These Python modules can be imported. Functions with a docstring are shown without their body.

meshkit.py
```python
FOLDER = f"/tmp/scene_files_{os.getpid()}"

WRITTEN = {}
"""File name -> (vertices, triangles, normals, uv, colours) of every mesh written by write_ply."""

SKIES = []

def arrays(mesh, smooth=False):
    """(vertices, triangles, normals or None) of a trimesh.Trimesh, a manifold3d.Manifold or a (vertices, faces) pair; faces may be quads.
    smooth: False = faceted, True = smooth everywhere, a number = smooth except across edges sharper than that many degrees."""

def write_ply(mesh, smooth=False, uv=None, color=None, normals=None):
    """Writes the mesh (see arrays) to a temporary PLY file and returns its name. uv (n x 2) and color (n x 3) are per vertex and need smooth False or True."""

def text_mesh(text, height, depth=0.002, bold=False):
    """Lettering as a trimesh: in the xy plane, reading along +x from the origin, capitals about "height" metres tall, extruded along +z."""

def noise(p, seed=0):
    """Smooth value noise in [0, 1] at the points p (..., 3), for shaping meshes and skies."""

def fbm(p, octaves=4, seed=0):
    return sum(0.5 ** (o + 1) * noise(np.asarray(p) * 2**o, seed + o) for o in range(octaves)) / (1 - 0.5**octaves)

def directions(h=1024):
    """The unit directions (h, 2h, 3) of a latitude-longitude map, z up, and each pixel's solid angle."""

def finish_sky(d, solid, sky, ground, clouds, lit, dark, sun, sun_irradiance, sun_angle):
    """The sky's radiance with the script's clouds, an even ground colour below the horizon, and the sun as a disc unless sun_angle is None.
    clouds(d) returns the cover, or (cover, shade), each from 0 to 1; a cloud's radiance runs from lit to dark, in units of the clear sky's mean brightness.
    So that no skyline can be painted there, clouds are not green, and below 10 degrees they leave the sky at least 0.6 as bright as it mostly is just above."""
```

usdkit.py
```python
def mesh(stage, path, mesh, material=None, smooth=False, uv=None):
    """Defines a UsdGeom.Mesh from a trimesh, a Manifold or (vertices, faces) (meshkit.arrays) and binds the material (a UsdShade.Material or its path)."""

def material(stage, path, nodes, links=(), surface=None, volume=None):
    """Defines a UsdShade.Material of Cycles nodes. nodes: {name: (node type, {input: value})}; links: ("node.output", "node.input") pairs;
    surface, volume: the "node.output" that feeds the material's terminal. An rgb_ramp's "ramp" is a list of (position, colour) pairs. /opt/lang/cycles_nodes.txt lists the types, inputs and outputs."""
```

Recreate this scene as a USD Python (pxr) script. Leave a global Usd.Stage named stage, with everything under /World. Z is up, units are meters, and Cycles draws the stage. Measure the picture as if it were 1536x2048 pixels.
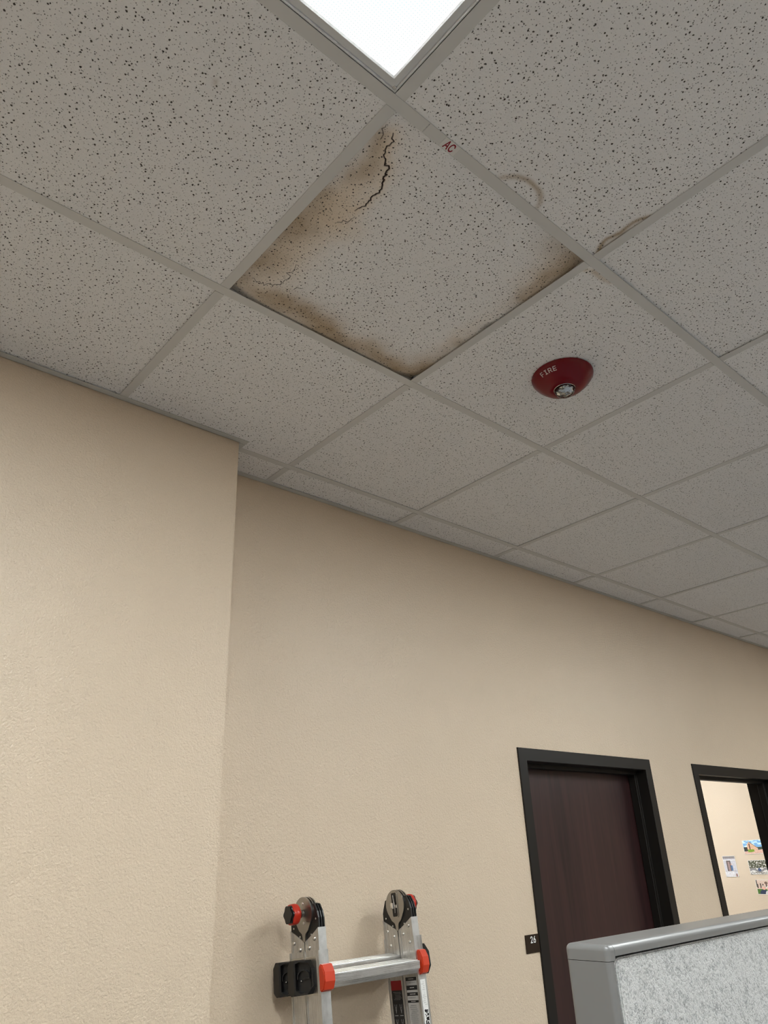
import math, random, numpy as np, trimesh, manifold3d as m3, shapely, shapely.affinity
from shapely.geometry import Polygon, box as sbox, Point
from pxr import Usd, UsdGeom, UsdShade, UsdLux, Gf, Sdf, Vt
import usdkit, meshkit

random.seed(7)
rng = np.random.default_rng(7)
stage = Usd.Stage.CreateInMemory()
UsdGeom.SetStageUpAxis(stage, 'Z'); UsdGeom.SetStageMetersPerUnit(stage, 1.0)
UsdGeom.Xform.Define(stage, '/World')

# ------------------------------------------------------------------ camera, light, exposure
G = 0.6096                      # 2 ft ceiling module; x runs along the wall, y towards it; the grid crossing beside the lamp is x = y = 0
HC = 3.014                      # underside of the ceiling grid
CAM = np.array([-0.62527, -0.60429, HC - 1.22834])
RIGHT = (0.75104275, -0.65895624, -0.04136972); DOWN = (0.25657898, 0.34901948, -0.90130607); FWD = (0.6083601, 0.66630479, 0.43120287)
LAMP = 20.0                     # radiance of a lit lens
EXPOSURE = 0.75
cam = UsdGeom.Camera.Define(stage, '/World/camera')
cam.CreateHorizontalApertureAttr(36.0); cam.CreateVerticalApertureAttr(48.0)
cam.CreateFocalLengthAttr(1459.96 / 1536 * 36.0)
cam.CreateExposureAttr(EXPOSURE)
cam.CreateClippingRangeAttr(Gf.Vec2f(0.05, 100))
cam.AddTransformOp().Set(Gf.Matrix4d(*RIGHT, 0, *[-d for d in DOWN], 0, *[-f for f in FWD], 0, *CAM, 1))

# ------------------------------------------------------------------ materials
def mat(name, nodes, links=(), out='p.BSDF'):
    return usdkit.material(stage, '/World/Looks/' + name, nodes, links, surface=out)

def plain(name, color, rough=.5, metal=0., spec=.5, **kw):
    return mat(name, {'p': ('principled_bsdf', dict(base_color=color, roughness=rough, metallic=metal, specular_ior_level=spec, **kw))})

def wall_paint(name, color, relief=.78):
    return mat(name, {
        'g': ('geometry', {}),
        'n1': ('noise_texture', {'scale': 185.0, 'detail': 2.0, 'roughness': .55, 'distortion': .3}),
        'n2': ('noise_texture', {'scale': 95.0, 'detail': 1.0}),
        'm': ('math', {'math_type': 'multiply_add', 'value2': .5}),
        'b': ('bump', {'strength': relief, 'distance': .0024}),
        'nr': ('noise_texture', {'scale': 2.2, 'detail': 3.0}),
        'rr': ('map_range', {'from_min': .3, 'from_max': .7, 'to_min': .31, 'to_max': .40}),
        'p': ('principled_bsdf', {'base_color': color, 'specular_ior_level': .5})},
        [('g.position', 'n1.vector'), ('g.position', 'n2.vector'), ('g.position', 'nr.vector'), ('nr.fac', 'rr.value'), ('rr.result', 'p.roughness'),
         ('n2.fac', 'm.value1'), ('n1.fac', 'm.value3'), ('m.value', 'b.height'), ('b.normal', 'p.normal')])

def tile_board():
    """Fissured mineral-fibre board: irregular pits of two sizes, fine grain, and the water stain / crack a tile's own vertices carry."""
    n = {'g': ('geometry', {}), 'nd': ('noise_texture', {'scale': 240.0, 'detail': 1.0}), 'sub': ('vector_math', {'math_type': 'subtract', 'vector2': (.5, .5, .5)}),
         'sc': ('vector_math', {'math_type': 'scale', 'scale': .0034}), 'add': ('vector_math', {'math_type': 'add'})}
    l = [('g.position', 'nd.vector'), ('nd.color', 'sub.vector1'), ('sub.vector', 'sc.vector1'), ('g.position', 'add.vector1'), ('sc.vector', 'add.vector2')]
    for k, scale, r0, r1 in (('a', 106.0, -.085, .205), ('b', 170.0, -.055, .185)):
        n.update({'off' + k: ('mapping', {'location': (3.7, 1.9, 0) if k == 'b' else (0, 0, 0)}), 'v' + k: ('voronoi_texture', {'dimensions': '2D', 'feature': 'f1', 'scale': scale, 'randomness': 1.0}),
                  's' + k: ('separate_color', {}), 'r' + k: ('map_range', {'from_min': 0., 'from_max': 1., 'to_min': r0, 'to_max': r1}),
                  'd' + k: ('math', {'math_type': 'subtract'}), 'h' + k: ('map_range', {'from_min': -.03, 'from_max': .06, 'to_min': 0., 'to_max': 1., 'clamp': True})})
        l += [('add.vector', f'off{k}.vector'), (f'off{k}.vector', f'v{k}.vector'), (f'v{k}.color', f's{k}.color'), (f's{k}.r', f'r{k}.value'),
              (f'r{k}.result', f'd{k}.value1'), (f'v{k}.distance', f'd{k}.value2'), (f'd{k}.value', f'h{k}.value')]
    n.update({'hb2': ('math', {'math_type': 'multiply', 'value2': .72}), 'mx': ('math', {'math_type': 'maximum'}), 'at': ('attribute', {'attribute': 'stain'}), 'ats': ('separate_color', {}),
              'oi': ('object_info', {}), 'tv': ('map_range', {'to_min': .0, 'to_max': 1.}),
              'base': ('mix_color', {'a': (.85, .845, .84), 'b': (.875, .87, .865)}),
              'ns': ('noise_texture', {'scale': 9.0, 'detail': 3.0}), 'nsr': ('map_range', {'from_min': .3, 'from_max': .7, 'to_min': .8, 'to_max': 1.1, 'clamp': True}), 'sm': ('math', {'math_type': 'multiply', 'use_clamp': True}),
              'tint': ('mix_color', {'b': (.36, .25, .125)}), 'hole': ('mix_color', {'b': (.075, .068, .060)}), 'crack': ('mix_color', {'b': (.030, .018, .016)}),
              'gr': ('noise_texture', {'scale': 420.0, 'detail': 2.0}), 'hm': ('math', {'math_type': 'multiply_add', 'value2': -1.6}),
              'b': ('bump', {'strength': .6, 'distance': .0016}), 'p': ('principled_bsdf', {'roughness': .9, 'specular_ior_level': .15}),
              'warm': ('mix_color', {'b': (.80, .67, .52)})})
    l += [('ha.result', 'mx.value1'), ('hb.result', 'hb2.value1'), ('hb2.value', 'mx.value2'), ('at.color', 'ats.color'), ('oi.random', 'base.fac'),
          ('g.position', 'ns.vector'), ('ns.fac', 'nsr.value'), ('nsr.result', 'sm.value1'), ('ats.r', 'sm.value2'),
          ('base.result', 'warm.a'), ('ats.b', 'warm.fac'), ('warm.result', 'tint.a'), ('sm.value', 'tint.fac'),
          ('tint.result', 'hole.a'), ('mx.value', 'hole.fac'), ('hole.result', 'crack.a'), ('ats.g', 'crack.fac'), ('crack.result', 'p.base_color'),
          ('g.position', 'gr.vector'), ('mx.value', 'hm.value1'), ('gr.fac', 'hm.value3'), ('hm.value', 'b.height'), ('b.normal', 'p.normal')]
    return mat('ceiling_board', n, l)

def wood(name):
    return mat(name, {'g': ('geometry', {}), 'mp': ('mapping', {'scale': (30., 30., 1.6)}), 'n': ('noise_texture', {'scale': 1.0, 'detail': 6.0, 'roughness': .62, 'distortion': .9}),
                      'mp2': ('mapping', {'scale': (5., 5., .25)}), 'n2': ('noise_texture', {'scale': 1.2, 'detail': 2.0}), 'ad': ('math', {'math_type': 'multiply_add', 'value2': .55}),
                      'r': ('rgb_ramp', {'ramp': [(.45, (.0115, .0045, .0050)), (.68, (.030, .0115, .0120)), (1., (.048, .0195, .0185))]}),
                      'b': ('bump', {'strength': .12, 'distance': .0008}), 'p': ('principled_bsdf', {'roughness': .38, 'specular_ior_level': .5})},
               [('g.position', 'mp.vector'), ('mp.vector', 'n.vector'), ('g.position', 'mp2.vector'), ('mp2.vector', 'n2.vector'), ('n2.fac', 'ad.value1'), ('n.fac', 'ad.value3'),
                ('ad.value', 'r.fac'), ('r.color', 'p.base_color'), ('n.fac', 'b.height'), ('b.normal', 'p.normal')])

def aluminium(name, color, rough, along=(30, 600, 8)):
    return mat(name, {'t': ('texture_coordinate', {}), 'mp': ('mapping', {'scale': along}), 'n': ('noise_texture', {'scale': 1.0, 'detail': 3.0}),
                      'n2': ('noise_texture', {'scale': 26.0, 'detail': 4.0, 'roughness': .65}), 'rr': ('map_range', {'from_min': .3, 'from_max': .7, 'to_min': rough - .07, 'to_max': rough + .12}),
                      'c': ('mix_color', {'a': tuple(.86 * c for c in color), 'b': color}), 'cr': ('map_range', {'from_min': .38, 'from_max': .56, 'clamp': True}),
                      'p': ('principled_bsdf', {'metallic': .85})},
               [('t.object', 'mp.vector'), ('mp.vector', 'n.vector'), ('t.object', 'n2.vector'), ('n.fac', 'rr.value'), ('rr.result', 'p.roughness'), ('n2.fac', 'cr.value'), ('cr.result', 'c.fac'), ('c.result', 'p.base_color')])

def lens_glow():
    """Prismatic acrylic lens lit from behind: a 45 degree field of small cones with dimmer pits."""
    return mat('prismatic_lens', {'g': ('geometry', {}), 'mp': ('mapping', {'rotation': (0, 0, math.pi / 4), 'scale': (900., 900., 900.)}), 's': ('separate_xyz', {}),
                                  'a': ('math', {'math_type': 'sine'}), 'b': ('math', {'math_type': 'sine'}), 'm': ('math', {'math_type': 'multiply'}),
                                  'r': ('map_range', {'from_min': -.05, 'from_max': -.30, 'to_min': 0., 'to_max': 1., 'clamp': True}),
                                  'mix': ('mix_color', {'a': (LAMP * .96, LAMP, LAMP * .99), 'b': (.50, .58, .59), 'use_clamp': False}), 'e': ('emission', {'strength': 1.0})},
               [('g.position', 'mp.vector'), ('mp.vector', 's.vector'), ('s.x', 'a.value1'), ('s.y', 'b.value1'), ('a.value', 'm.value1'), ('b.value', 'm.value2'), ('m.value', 'r.value'),
                ('r.result', 'mix.fac'), ('mix.result', 'e.color')], 'e.emission')

def fabric():
    return mat('panel_fabric', {'g': ('geometry', {}), 'mp': ('mapping', {'scale': (330., 330., 330.)}), 'n': ('noise_texture', {'scale': 1.0, 'detail': 3.0, 'roughness': .6}),
                                'n2': ('noise_texture', {'scale': 105.0, 'detail': 5.0, 'roughness': .72}), 'a': ('math', {'math_type': 'multiply_add', 'value2': .9}),
                                'r': ('rgb_ramp', {'ramp': [(.58, (.17, .175, .175)), (.82, (.38, .39, .39)), (1.0, (.56, .565, .56)), (1.25, (.74, .74, .73))]}), 'sc': ('math', {'math_type': 'multiply', 'value2': 1.0}),
                                'b': ('bump', {'strength': .8, 'distance': .002}), 'p': ('principled_bsdf', {'roughness': .95, 'specular_ior_level': .1, 'sheen_weight': .2})},
               [('g.position', 'mp.vector'), ('mp.vector', 'n.vector'), ('g.position', 'n2.vector'), ('n2.fac', 'a.value1'), ('n.fac', 'a.value3'), ('a.value', 'sc.value1'), ('sc.value', 'r.fac'), ('r.color', 'p.base_color'),
                ('a.value', 'b.height'), ('b.normal', 'p.normal')])

def painted(name, rough=.45):
    return mat(name, {'a': ('attribute', {'attribute': 'print'}), 'p': ('principled_bsdf', {'roughness': rough})}, [('a.color', 'p.base_color')])

def carpet():
    return mat('carpet', {'g': ('geometry', {}), 'n': ('noise_texture', {'scale': 220.0, 'detail': 3.0}), 'r': ('rgb_ramp', {'ramp': [(.3, (.135, .142, .155)), (.7, (.245, .256, .278))]}),
                          'b': ('bump', {'strength': .5, 'distance': .004}), 'p': ('principled_bsdf', {'roughness': 1., 'specular_ior_level': .1})},
               [('g.position', 'n.vector'), ('n.fac', 'r.fac'), ('r.color', 'p.base_color'), ('n.fac', 'b.height'), ('b.normal', 'p.normal')])

M = {'wall': wall_paint('beige_wall_paint', (.70, .576, .44)), 'office': wall_paint('cream_office_paint', (.76, .645, .52), .3), 'tile': tile_board(),
     'rail': plain('painted_rail', (.64, .635, .615), .42), 'trim': plain('painted_angle', (.56, .56, .53), .45), 'lamp_frame': plain('lamp_door_frame', (.66, .67, .67), .32),
     'lens': lens_glow(), 'frame': plain('dark_bronze_enamel', (.0125, .0108, .0092), .45, spec=.3), 'wood': wood('mahogany_door'), 'carpet': carpet(),
     'red': plain('strobe_red', (.165, .0028, .0085), .22, spec=.32), 'white_ink': plain('white_ink', (.60, .47, .47), .5), 'chrome': plain('reflector', (.80, .80, .80), .12, 1.),
     'clear': mat('clear_lens', {'p': ('principled_bsdf', {'base_color': (1., 1., 1.), 'roughness': .03, 'transmission_weight': 1., 'ior': 1.35})}),
     'plaque': plain('brown_plaque', (.024, .013, .006), .55, spec=.25), 'paper': plain('label_white', (.80, .80, .78), .4), 'ink_red': plain('label_red', (.24, .005, .018), .5), 'tape': plain('label_tape', (.73, .71, .685), .3),
     'alu': aluminium('rail_aluminium', (.62, .62, .61), .34), 'tread': aluminium('tread_aluminium', (.80, .80, .79), .33, (8, 500, 500)), 'steel': plain('hinge_steel', (.40, .385, .36), .33, 1.), 'bright_steel': plain('rivet_steel', (.72, .71, .68), .28, 1.),
     'black': plain('black_plastic', (.0055, .0055, .006), .33), 'black_hinge': plain('black_hinge_plate', (.006, .006, .006), .42), 'orange': plain('orange_plastic', (.62, .050, .014), .38), 'red_knob': plain('red_knob', (.50, .026, .010), .36),
     'label_black': plain('label_black', (.010, .010, .011), .45), 'label_red': plain('sticker_red', (.30, .008, .012), .4), 'label_grey': plain('label_print_grey', (.30, .30, .30), .5), 'label_silver': plain('label_silver', (.47, .455, .435), .4),
     'panel_trim': plain('panel_grey_enamel', (.18, .182, .182), .29), 'panel_dark': plain('panel_gap', (.02, .02, .022), .7), 'fabric': fabric(), 'photo': painted('photo_print'), 'photo_edge': plain('photo_paper', (.85, .85, .84), .4), 'rubber': plain('rubber', (.015, .015, .015), .8)}

# ------------------------------------------------------------------ helpers
used = {}
def numbered(parent, name):
    k = (parent, name); i = used.get(k, -1) + 1; used[k] = i
    return f'{parent}/{name}' if i == 0 else f'{parent}/{name}_{i:03d}'

def tag(prim, label=None, cat=None, group=None, kind=None):
    for k, v in (('label', label), ('category', cat), ('group', group), ('kind', kind)):
        if v: prim.SetCustomDataByKey(k, v)
    return prim

def xform(name, loc=(0, 0, 0), rx=0.0, parent='/World', **kw):
    x = UsdGeom.Xform.Define(stage, numbered(parent, name)); x.AddTranslateOp().Set(Gf.Vec3d(*map(float, loc)))
    if rx: x.AddRotateXOp().Set(float(rx))
    p = tag(x.GetPrim(), **kw); p_loc[str(p.GetPath())] = np.array(loc, float) if not rx else np.zeros(3)
    return p
p_loc = {}

def origin(path):
    while path and path != '/World':
        if path in p_loc: return p_loc[path]
        path = path.rpartition('/')[0]
    return np.zeros(3)

def obj(name, mesh, m, parent=None, smooth=False, vcol=None, **kw):
    """One Mesh prim; mesh points are world coordinates (or the thing's own frame where it is rotated)."""
    pp = '/World' if parent is None else str(parent.GetPath())
    v, f, _ = meshkit.arrays(mesh)
    v = v - origin(pp)
    path = numbered(pp, name)
    g = usdkit.mesh(stage, path, (v, f), M[m] if isinstance(m, str) else m, smooth=smooth)
    if vcol is not None:
        UsdGeom.PrimvarsAPI(g).CreatePrimvar(vcol[0], Sdf.ValueTypeNames.Color3fArray, 'vertex').Set(Vt.Vec3fArray.FromNumpy(np.asarray(vcol[1], np.float32)))
    return tag(g.GetPrim(), **kw)

def bx(x0, y0, z0, x1, y1, z1):
    b = trimesh.creation.box([x1 - x0, y1 - y0, z1 - z0]); b.apply_translation([(x0 + x1) / 2, (y0 + y1) / 2, (z0 + z1) / 2]); return b

def cb(x0, y0, z0, x1, y1, z1, c):
    """Box with chamfered edges."""
    P = []
    for sx in (0, 1):
        for sy in (0, 1):
            for sz in (0, 1):
                p = np.array([(x0, x1)[sx], (y0, y1)[sy], (z0, z1)[sz]], float); s = np.array([1 - 2 * sx, 1 - 2 * sy, 1 - 2 * sz]) * c
                for k in range(3):
                    q = p + s; q[k] = p[k]; P.append(q)
    return trimesh.convex.convex_hull(np.array(P))

def rb(x0, y0, z0, x1, y1, z1, r, seg=16):
    """Box with rounded edges."""
    s = m3.Manifold.sphere(r, seg); P = [s.translate([a, b, c]) for a in (x0 + r, x1 - r) for b in (y0 + r, y1 - r) for c in (z0 + r, z1 - r)]
    return m3.Manifold.batch_hull(P)

def man(t):
    t = trimesh.Trimesh(t.vertices, t.faces, process=True)
    return m3.Manifold(m3.Mesh(np.asarray(t.vertices, np.float32), np.asarray(t.faces, np.uint32)))

def tri(m): return trimesh.Trimesh(*meshkit.arrays(m)[:2], process=False)
def cat(*ms): return trimesh.util.concatenate([tri(m) if not isinstance(m, trimesh.Trimesh) else m for m in ms])
def ext(poly, h):
    if poly.geom_type != 'Polygon': return cat(*[ext(g, h) for g in poly.geoms])
    return trimesh.creation.extrude_polygon(poly, h, engine='earcut')
def place(mesh, o, ex, ey, ez):
    """Moves a mesh's own x, y, z axes onto ex, ey, ez at o."""
    m = mesh.copy(); T = np.eye(4); T[:3, 0], T[:3, 1], T[:3, 2], T[:3, 3] = ex, ey, ez, o
    m.apply_transform(T)
    if np.linalg.det(T[:3, :3]) < 0: m.invert()
    return m
X, Y, Z = np.eye(3)

# ------------------------------------------------------------------ room shell
WY, WY2 = 1.370, 1.516          # far wall faces
BX, BY = 0.392, 1.183           # corner of the part of the wall that stands forward
XL, XR, YB = -4.25, 7.62, -5.4  # the room's other sides
D1, D2 = (1.852, 2.868), (3.295, 4.311)   # outer edges of the two door frames
FT, FW = 2.184, 0.0508          # frame height, face width
TOP = HC + .35
S = dict(kind='structure')
obj('floor', bx(XL - .2, YB - .2, -.1, XR + .2, 5.0, 0), 'carpet', **S)
wall = man(bx(BX - .2, WY, 0, XR, WY2, TOP))
for a, b in (D1, D2): wall -= man(bx(a + FW - .006, WY - .1, -.1, b - FW + .006, WY2 + .1, FT - FW + .006))
obj('wall_far', wall, 'wall', **S)
blk = man(bx(XL, BY, 0, BX, WY2, TOP))
obj('wall_forward', cat(blk), 'wall', **S)
obj('wall_left', bx(XL - .12, YB, 0, XL, WY2, TOP), 'wall', **S)
obj('wall_right', bx(XR, YB, 0, XR + .12, WY2, TOP), 'wall', **S)
obj('wall_behind', bx(XL, YB - .12, 0, XR, YB, TOP), 'wall', **S)
# the office seen through the open doorway
OX0, OX1, OY = 3.02, 5.78, 4.4
obj('wall_office_right', bx(OX1, WY2, 0, OX1 + .12, OY, TOP), 'office', **S)
obj('wall_office_left', bx(OX0 - .12, WY2, 0, OX0, OY, TOP), 'office', **S)
obj('wall_office_far', bx(OX0 - .12, OY, 0, OX1 + .12, OY + .12, TOP), 'office', **S)
obj('ceiling_office', bx(OX0, WY2, 2.75, OX1, OY, 2.78), plain('office_ceiling', (.8, .79, .77), .9), **S)
obj('ceiling_deck', bx(XL - .2, YB - .2, TOP, XR + .2, OY + .2, TOP + .1), plain('deck', (.12, .12, .12), .9), **S)
# wall angle under the tiles
ang = lambda a, b: cat(cb(*a, .0004), cb(*b, .0004))
AW, AH, GP = .0235, .0012, .0022
obj('trim_1', cat(cb(XL, BY - AW, HC - .0006, BX + AW, BY - GP, HC + AH - .0006, .0004), bx(XL, BY - .0012 - GP, HC - .0006, BX + .0012, BY - GP, HC + .024)), 'trim', **S)
obj('trim_2', cat(cb(BX, BY, HC - .0006, BX + AW, WY, HC + AH - .0006, .0004), bx(BX, BY, HC - .0006, BX + .0012, WY, HC + .024)), 'trim', **S)
obj('trim_3', cat(cb(BX + .001, WY - AW, HC - .0008, XR, WY - GP, HC + AH - .0008, .0004), bx(BX + .001, WY - .0012 - GP, HC - .0006, XR, WY - GP, HC + .024)), 'trim', **S)

# ------------------------------------------------------------------ suspended ceiling
ceiling = xform('ceiling', (0, 0, HC), **S)
I0, I1, J0, J1 = -7, 12, -8, 2
LAMPS = [(-1, -2), (3, -2), (7, -2), (-5, -2), (-1, -7), (3, -7), (7, -7)]      # 2 x 4 ft fixtures: cells (i, j) and (i, j+1)
lamp_cells = {(i, j + k) for i, j in LAMPS for k in (0, 1)}
FL = .0119                      # half a flange
def rail(a, b, lift=0.):
    (x0, y0), (x1, y1) = a, b; ax = x1 - x0 > y1 - y0
    if ax: return cat(cb(x0, y0 - FL, HC + lift, x1, y0 + FL, HC + lift + .0011, .0005), bx(x0, y0 - .0008, HC + .001, x1, y0 + .0008, HC + .034))
    return cat(cb(x0 - FL, y0, HC + lift, x0 + FL, y1, HC + lift + .0011, .0005), bx(x0 - .0008, y0, HC + .001, x0 + .0008, y1, HC + .034))
for j in range(J0, J1 + 1):     # main runners along the wall
    y = j * G; x0 = XL if y < BY else BX + .001
    cuts = [(x0, .127 * G), (.127 * G, XR)] if j == 0 else [(x0, XR)]
    mid = sorted(i for i, b in LAMPS if b + 1 == j)
    if mid: cuts = list(zip([x0] + [(i + 1) * G + FL for i in mid], [i * G - FL for i in mid] + [XR]))
    for a, b in cuts:
        obj('main_runner', rail((a + .0004, y), (b - .0004, y)), 'rail', ceiling)
for i in range(I0 + 1, I1 + 1):  # cross tees between them
    for j in range(J0, J1 + 1):
        y0, y1 = j * G + FL + .0002, (j + 1) * G - FL - .0002
        x = i * G
        lim = BY - .001 if x < BX else WY - .001
        if y0 > lim - .02: continue
        
        obj('cross_tee', rail((x, y0), (x, min(y1, lim)), -.0003), 'rail', ceiling)

def poly_d(P, q):
    """Distance from points P (n,2) to the polyline q, and how far along it (0..1)."""
    q = np.asarray(q, float); best = np.full(len(P), 9.); at = np.zeros(len(P)); L = np.r_[0, np.cumsum(np.linalg.norm(np.diff(q, axis=0), axis=1))]
    for k in range(len(q) - 1):
        d = q[k + 1] - q[k]; t = np.clip(((P - q[k]) @ d) / (d @ d), 0, 1); e = np.linalg.norm(P - q[k] - t[:, None] * d, axis=1)
        s = e < best; best[s] = e[s]; at[s] = (L[k] + t[s] * (L[k + 1] - L[k])) / L[-1]
    return best, at
def jag(q, step, amp, seed):
    r = np.random.default_rng(seed); q = np.asarray(q, float); out = [q[0]]
    for a, b in zip(q[:-1], q[1:]):
        n = max(1, int(np.linalg.norm(b - a) / step)); d = (b - a) / np.linalg.norm(b - a); p = np.array([-d[1], d[0]])
        for k in range(1, n + 1): out.append(a + (b - a) * k / n + (p * r.normal(0, amp) + d * r.normal(0, amp * .6) if k < n else p * r.normal(0, amp * .5)))
    return np.array(out)
def blob(P, c, r, a, el=None): return a * np.exp(-(((P - c) / (r if el is None else np.array(el))) ** 2).sum(1))

def stained(P):
    """Water marks of the wettest tile, in module units from its corner by the lamp."""
    n = meshkit.fbm(np.c_[P * 9, np.zeros(len(P))], 4, 3); n2 = meshkit.fbm(np.c_[P * 26, np.zeros(len(P))], 3, 9)
    w = P + (np.c_[n, meshkit.fbm(np.c_[P * 9, np.ones(len(P)) * 5], 4, 8)] - .5) * .07
    s = np.zeros(len(P)); warm = np.zeros(len(P))
    for (u, v), r, a in (((.045, .118), .022, .45), ((.055, .16), .030, .42), ((.085, .20), .026, .35), ((.075, .25), .035, .55), ((.058, .29), .03, .40), ((.035, .405), .04, .42), ((.05, .46), .04, .42), ((.045, .55), .05, .75), ((.03, .62), .045, .62),
                         ((.045, .735), .05, .72), ((.03, .80), .04, .55), ((.025, .90), .05, .50), ((.02, .97), .045, .5), ((.144, .948), .04, .55), ((.20, .938), .04, .60), ((.245, .922), .035, .62), ((.307, .912), .04, .55), ((.37, .925), .04, .55), ((.44, .945), .05, .78), ((.50, .955), .04, .6),
                         ((.57, .955), .045, .60), ((.64, .955), .04, .5), ((.70, .945), .05, .55), ((.77, .955), .04, .5), ((.84, .958), .05, .60), ((.90, .955), .05, .55), ((.97, .97), .06, .75), ((.985, .90), .04, .6), ((.982, .84), .035, .62), ((.985, .76), .03, .45), ((.982, .655), .03, .55), ((.99, .58), .02, .3),
                         ((.975, .31), .04, .6), ((.985, .24), .035, .6), ((.96, .17), .045, .68), ((.985, .09), .05, .72), ((.93, .05), .05, .55), ((.85, .035), .04, .34), ((.78, .025), .04, .20)):
        s = 1 - (1 - s) * (1 - blob(w, (u, v), r * 1.28, a * .84)) * (1 - blob(w, (u, v), r * 2.1, a * .20))
    warm += blob(w, (.10, .35), 1, .62, (.085, .22)) + blob(w, (.11, .72), 1, .55, (.09, .2)) + blob(w, (.17, .45), .08, .35) + blob(w, (.3, .96), 1, .5, (.26, .08)) + blob(w, (.75, .95), 1, .45, (.3, .07)) + blob(w, (.95, .15), 1, .4, (.10, .2)) + blob(w, (.955, .7), 1, .3, (.05, .3)) + blob(w, (.06, .14), 1, .35, (.06, .09))
    crack = np.zeros(len(P)); Pm = P * G
    c1 = [(.066, .083), (.072, .09), (.085, .109), (.081, .129), (.099, .164), (.129, .183), (.15, .217), (.162, .247), (.176, .276), (.169, .309), (.173, .34), (.167, .367), (.161, .386)]
    for pts, seed, wd, amp in ((c1, 1, .00105, .0058), ([(.176, .405), (.174, .419), (.167, .439), (.141, .472)], 2, .0005, .005), ([(.158, .716), (.155, .753), (.167, .796), (.161, .84), (.14, .862), (.105, .872), (.084, .885), (.059, .882)], 3, .0005, .006), ([(.03, .075), (.036, .1), (.045, .105), (.047, .125)], 4, .0005, .004), ([(.24, .80), (.22, .815), (.215, .83)], 5, .0004, .004)):
        d, at = poly_d(Pm, jag(pts, .0075, amp * .8, seed) * G)
        wv = wd * (.45 + 1.1 * np.sin(np.pi * np.clip(at, 0.02, .98)) ** .6) * (.75 + .7 * n2)
        crack = np.maximum(crack, np.clip((wv - d) / .0009 + .5, 0, 1) * (1 if wd > .001 else .75))
    s = s * (.80 + .38 * n2)
    near, _ = poly_d(Pm, np.array(c1) * G); warm = warm + .25 * np.exp(-(near / .012) ** 2)
    return np.clip(s, 0, .92), crack, np.clip(warm * (.7 + .6 * n), 0, .8)
def ring_tile(P):     # cell (0,-1): P in module units, y < 0
    n2 = meshkit.fbm(np.c_[P * 30, np.zeros(len(P))], 3, 4)
    arc = [(.435, -.008), (.455, -.035), (.486, -.063), (.52, -.075), (.55, -.076), (.585, -.073), (.613, -.061), (.632, -.042), (.643, -.015)]
    d, at = poly_d(P, arc); s = .55 * np.exp(-(d / (.008 + .004 * n2)) ** 2) * (.55 + .7 * np.sin(np.pi * at))
    st = [(1.0, -.03), (.968, -.063), (.958, -.085), (.957, -.10), (.966, -.125), (.972, -.145), (.966, -.17), (.964, -.20), (.969, -.225), (.99, -.26)]
    d, at = poly_d(P, st); s2 = .85 * np.exp(-(d / (.006 + .006 * n2)) ** 2)
    inside = blob(P, (.985, -.13), 1, .30, (.018, .10))
    return np.clip(np.maximum(s, s2) + inside * .5, 0, .9), np.zeros(len(P)), np.clip(inside, 0, .5)
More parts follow.
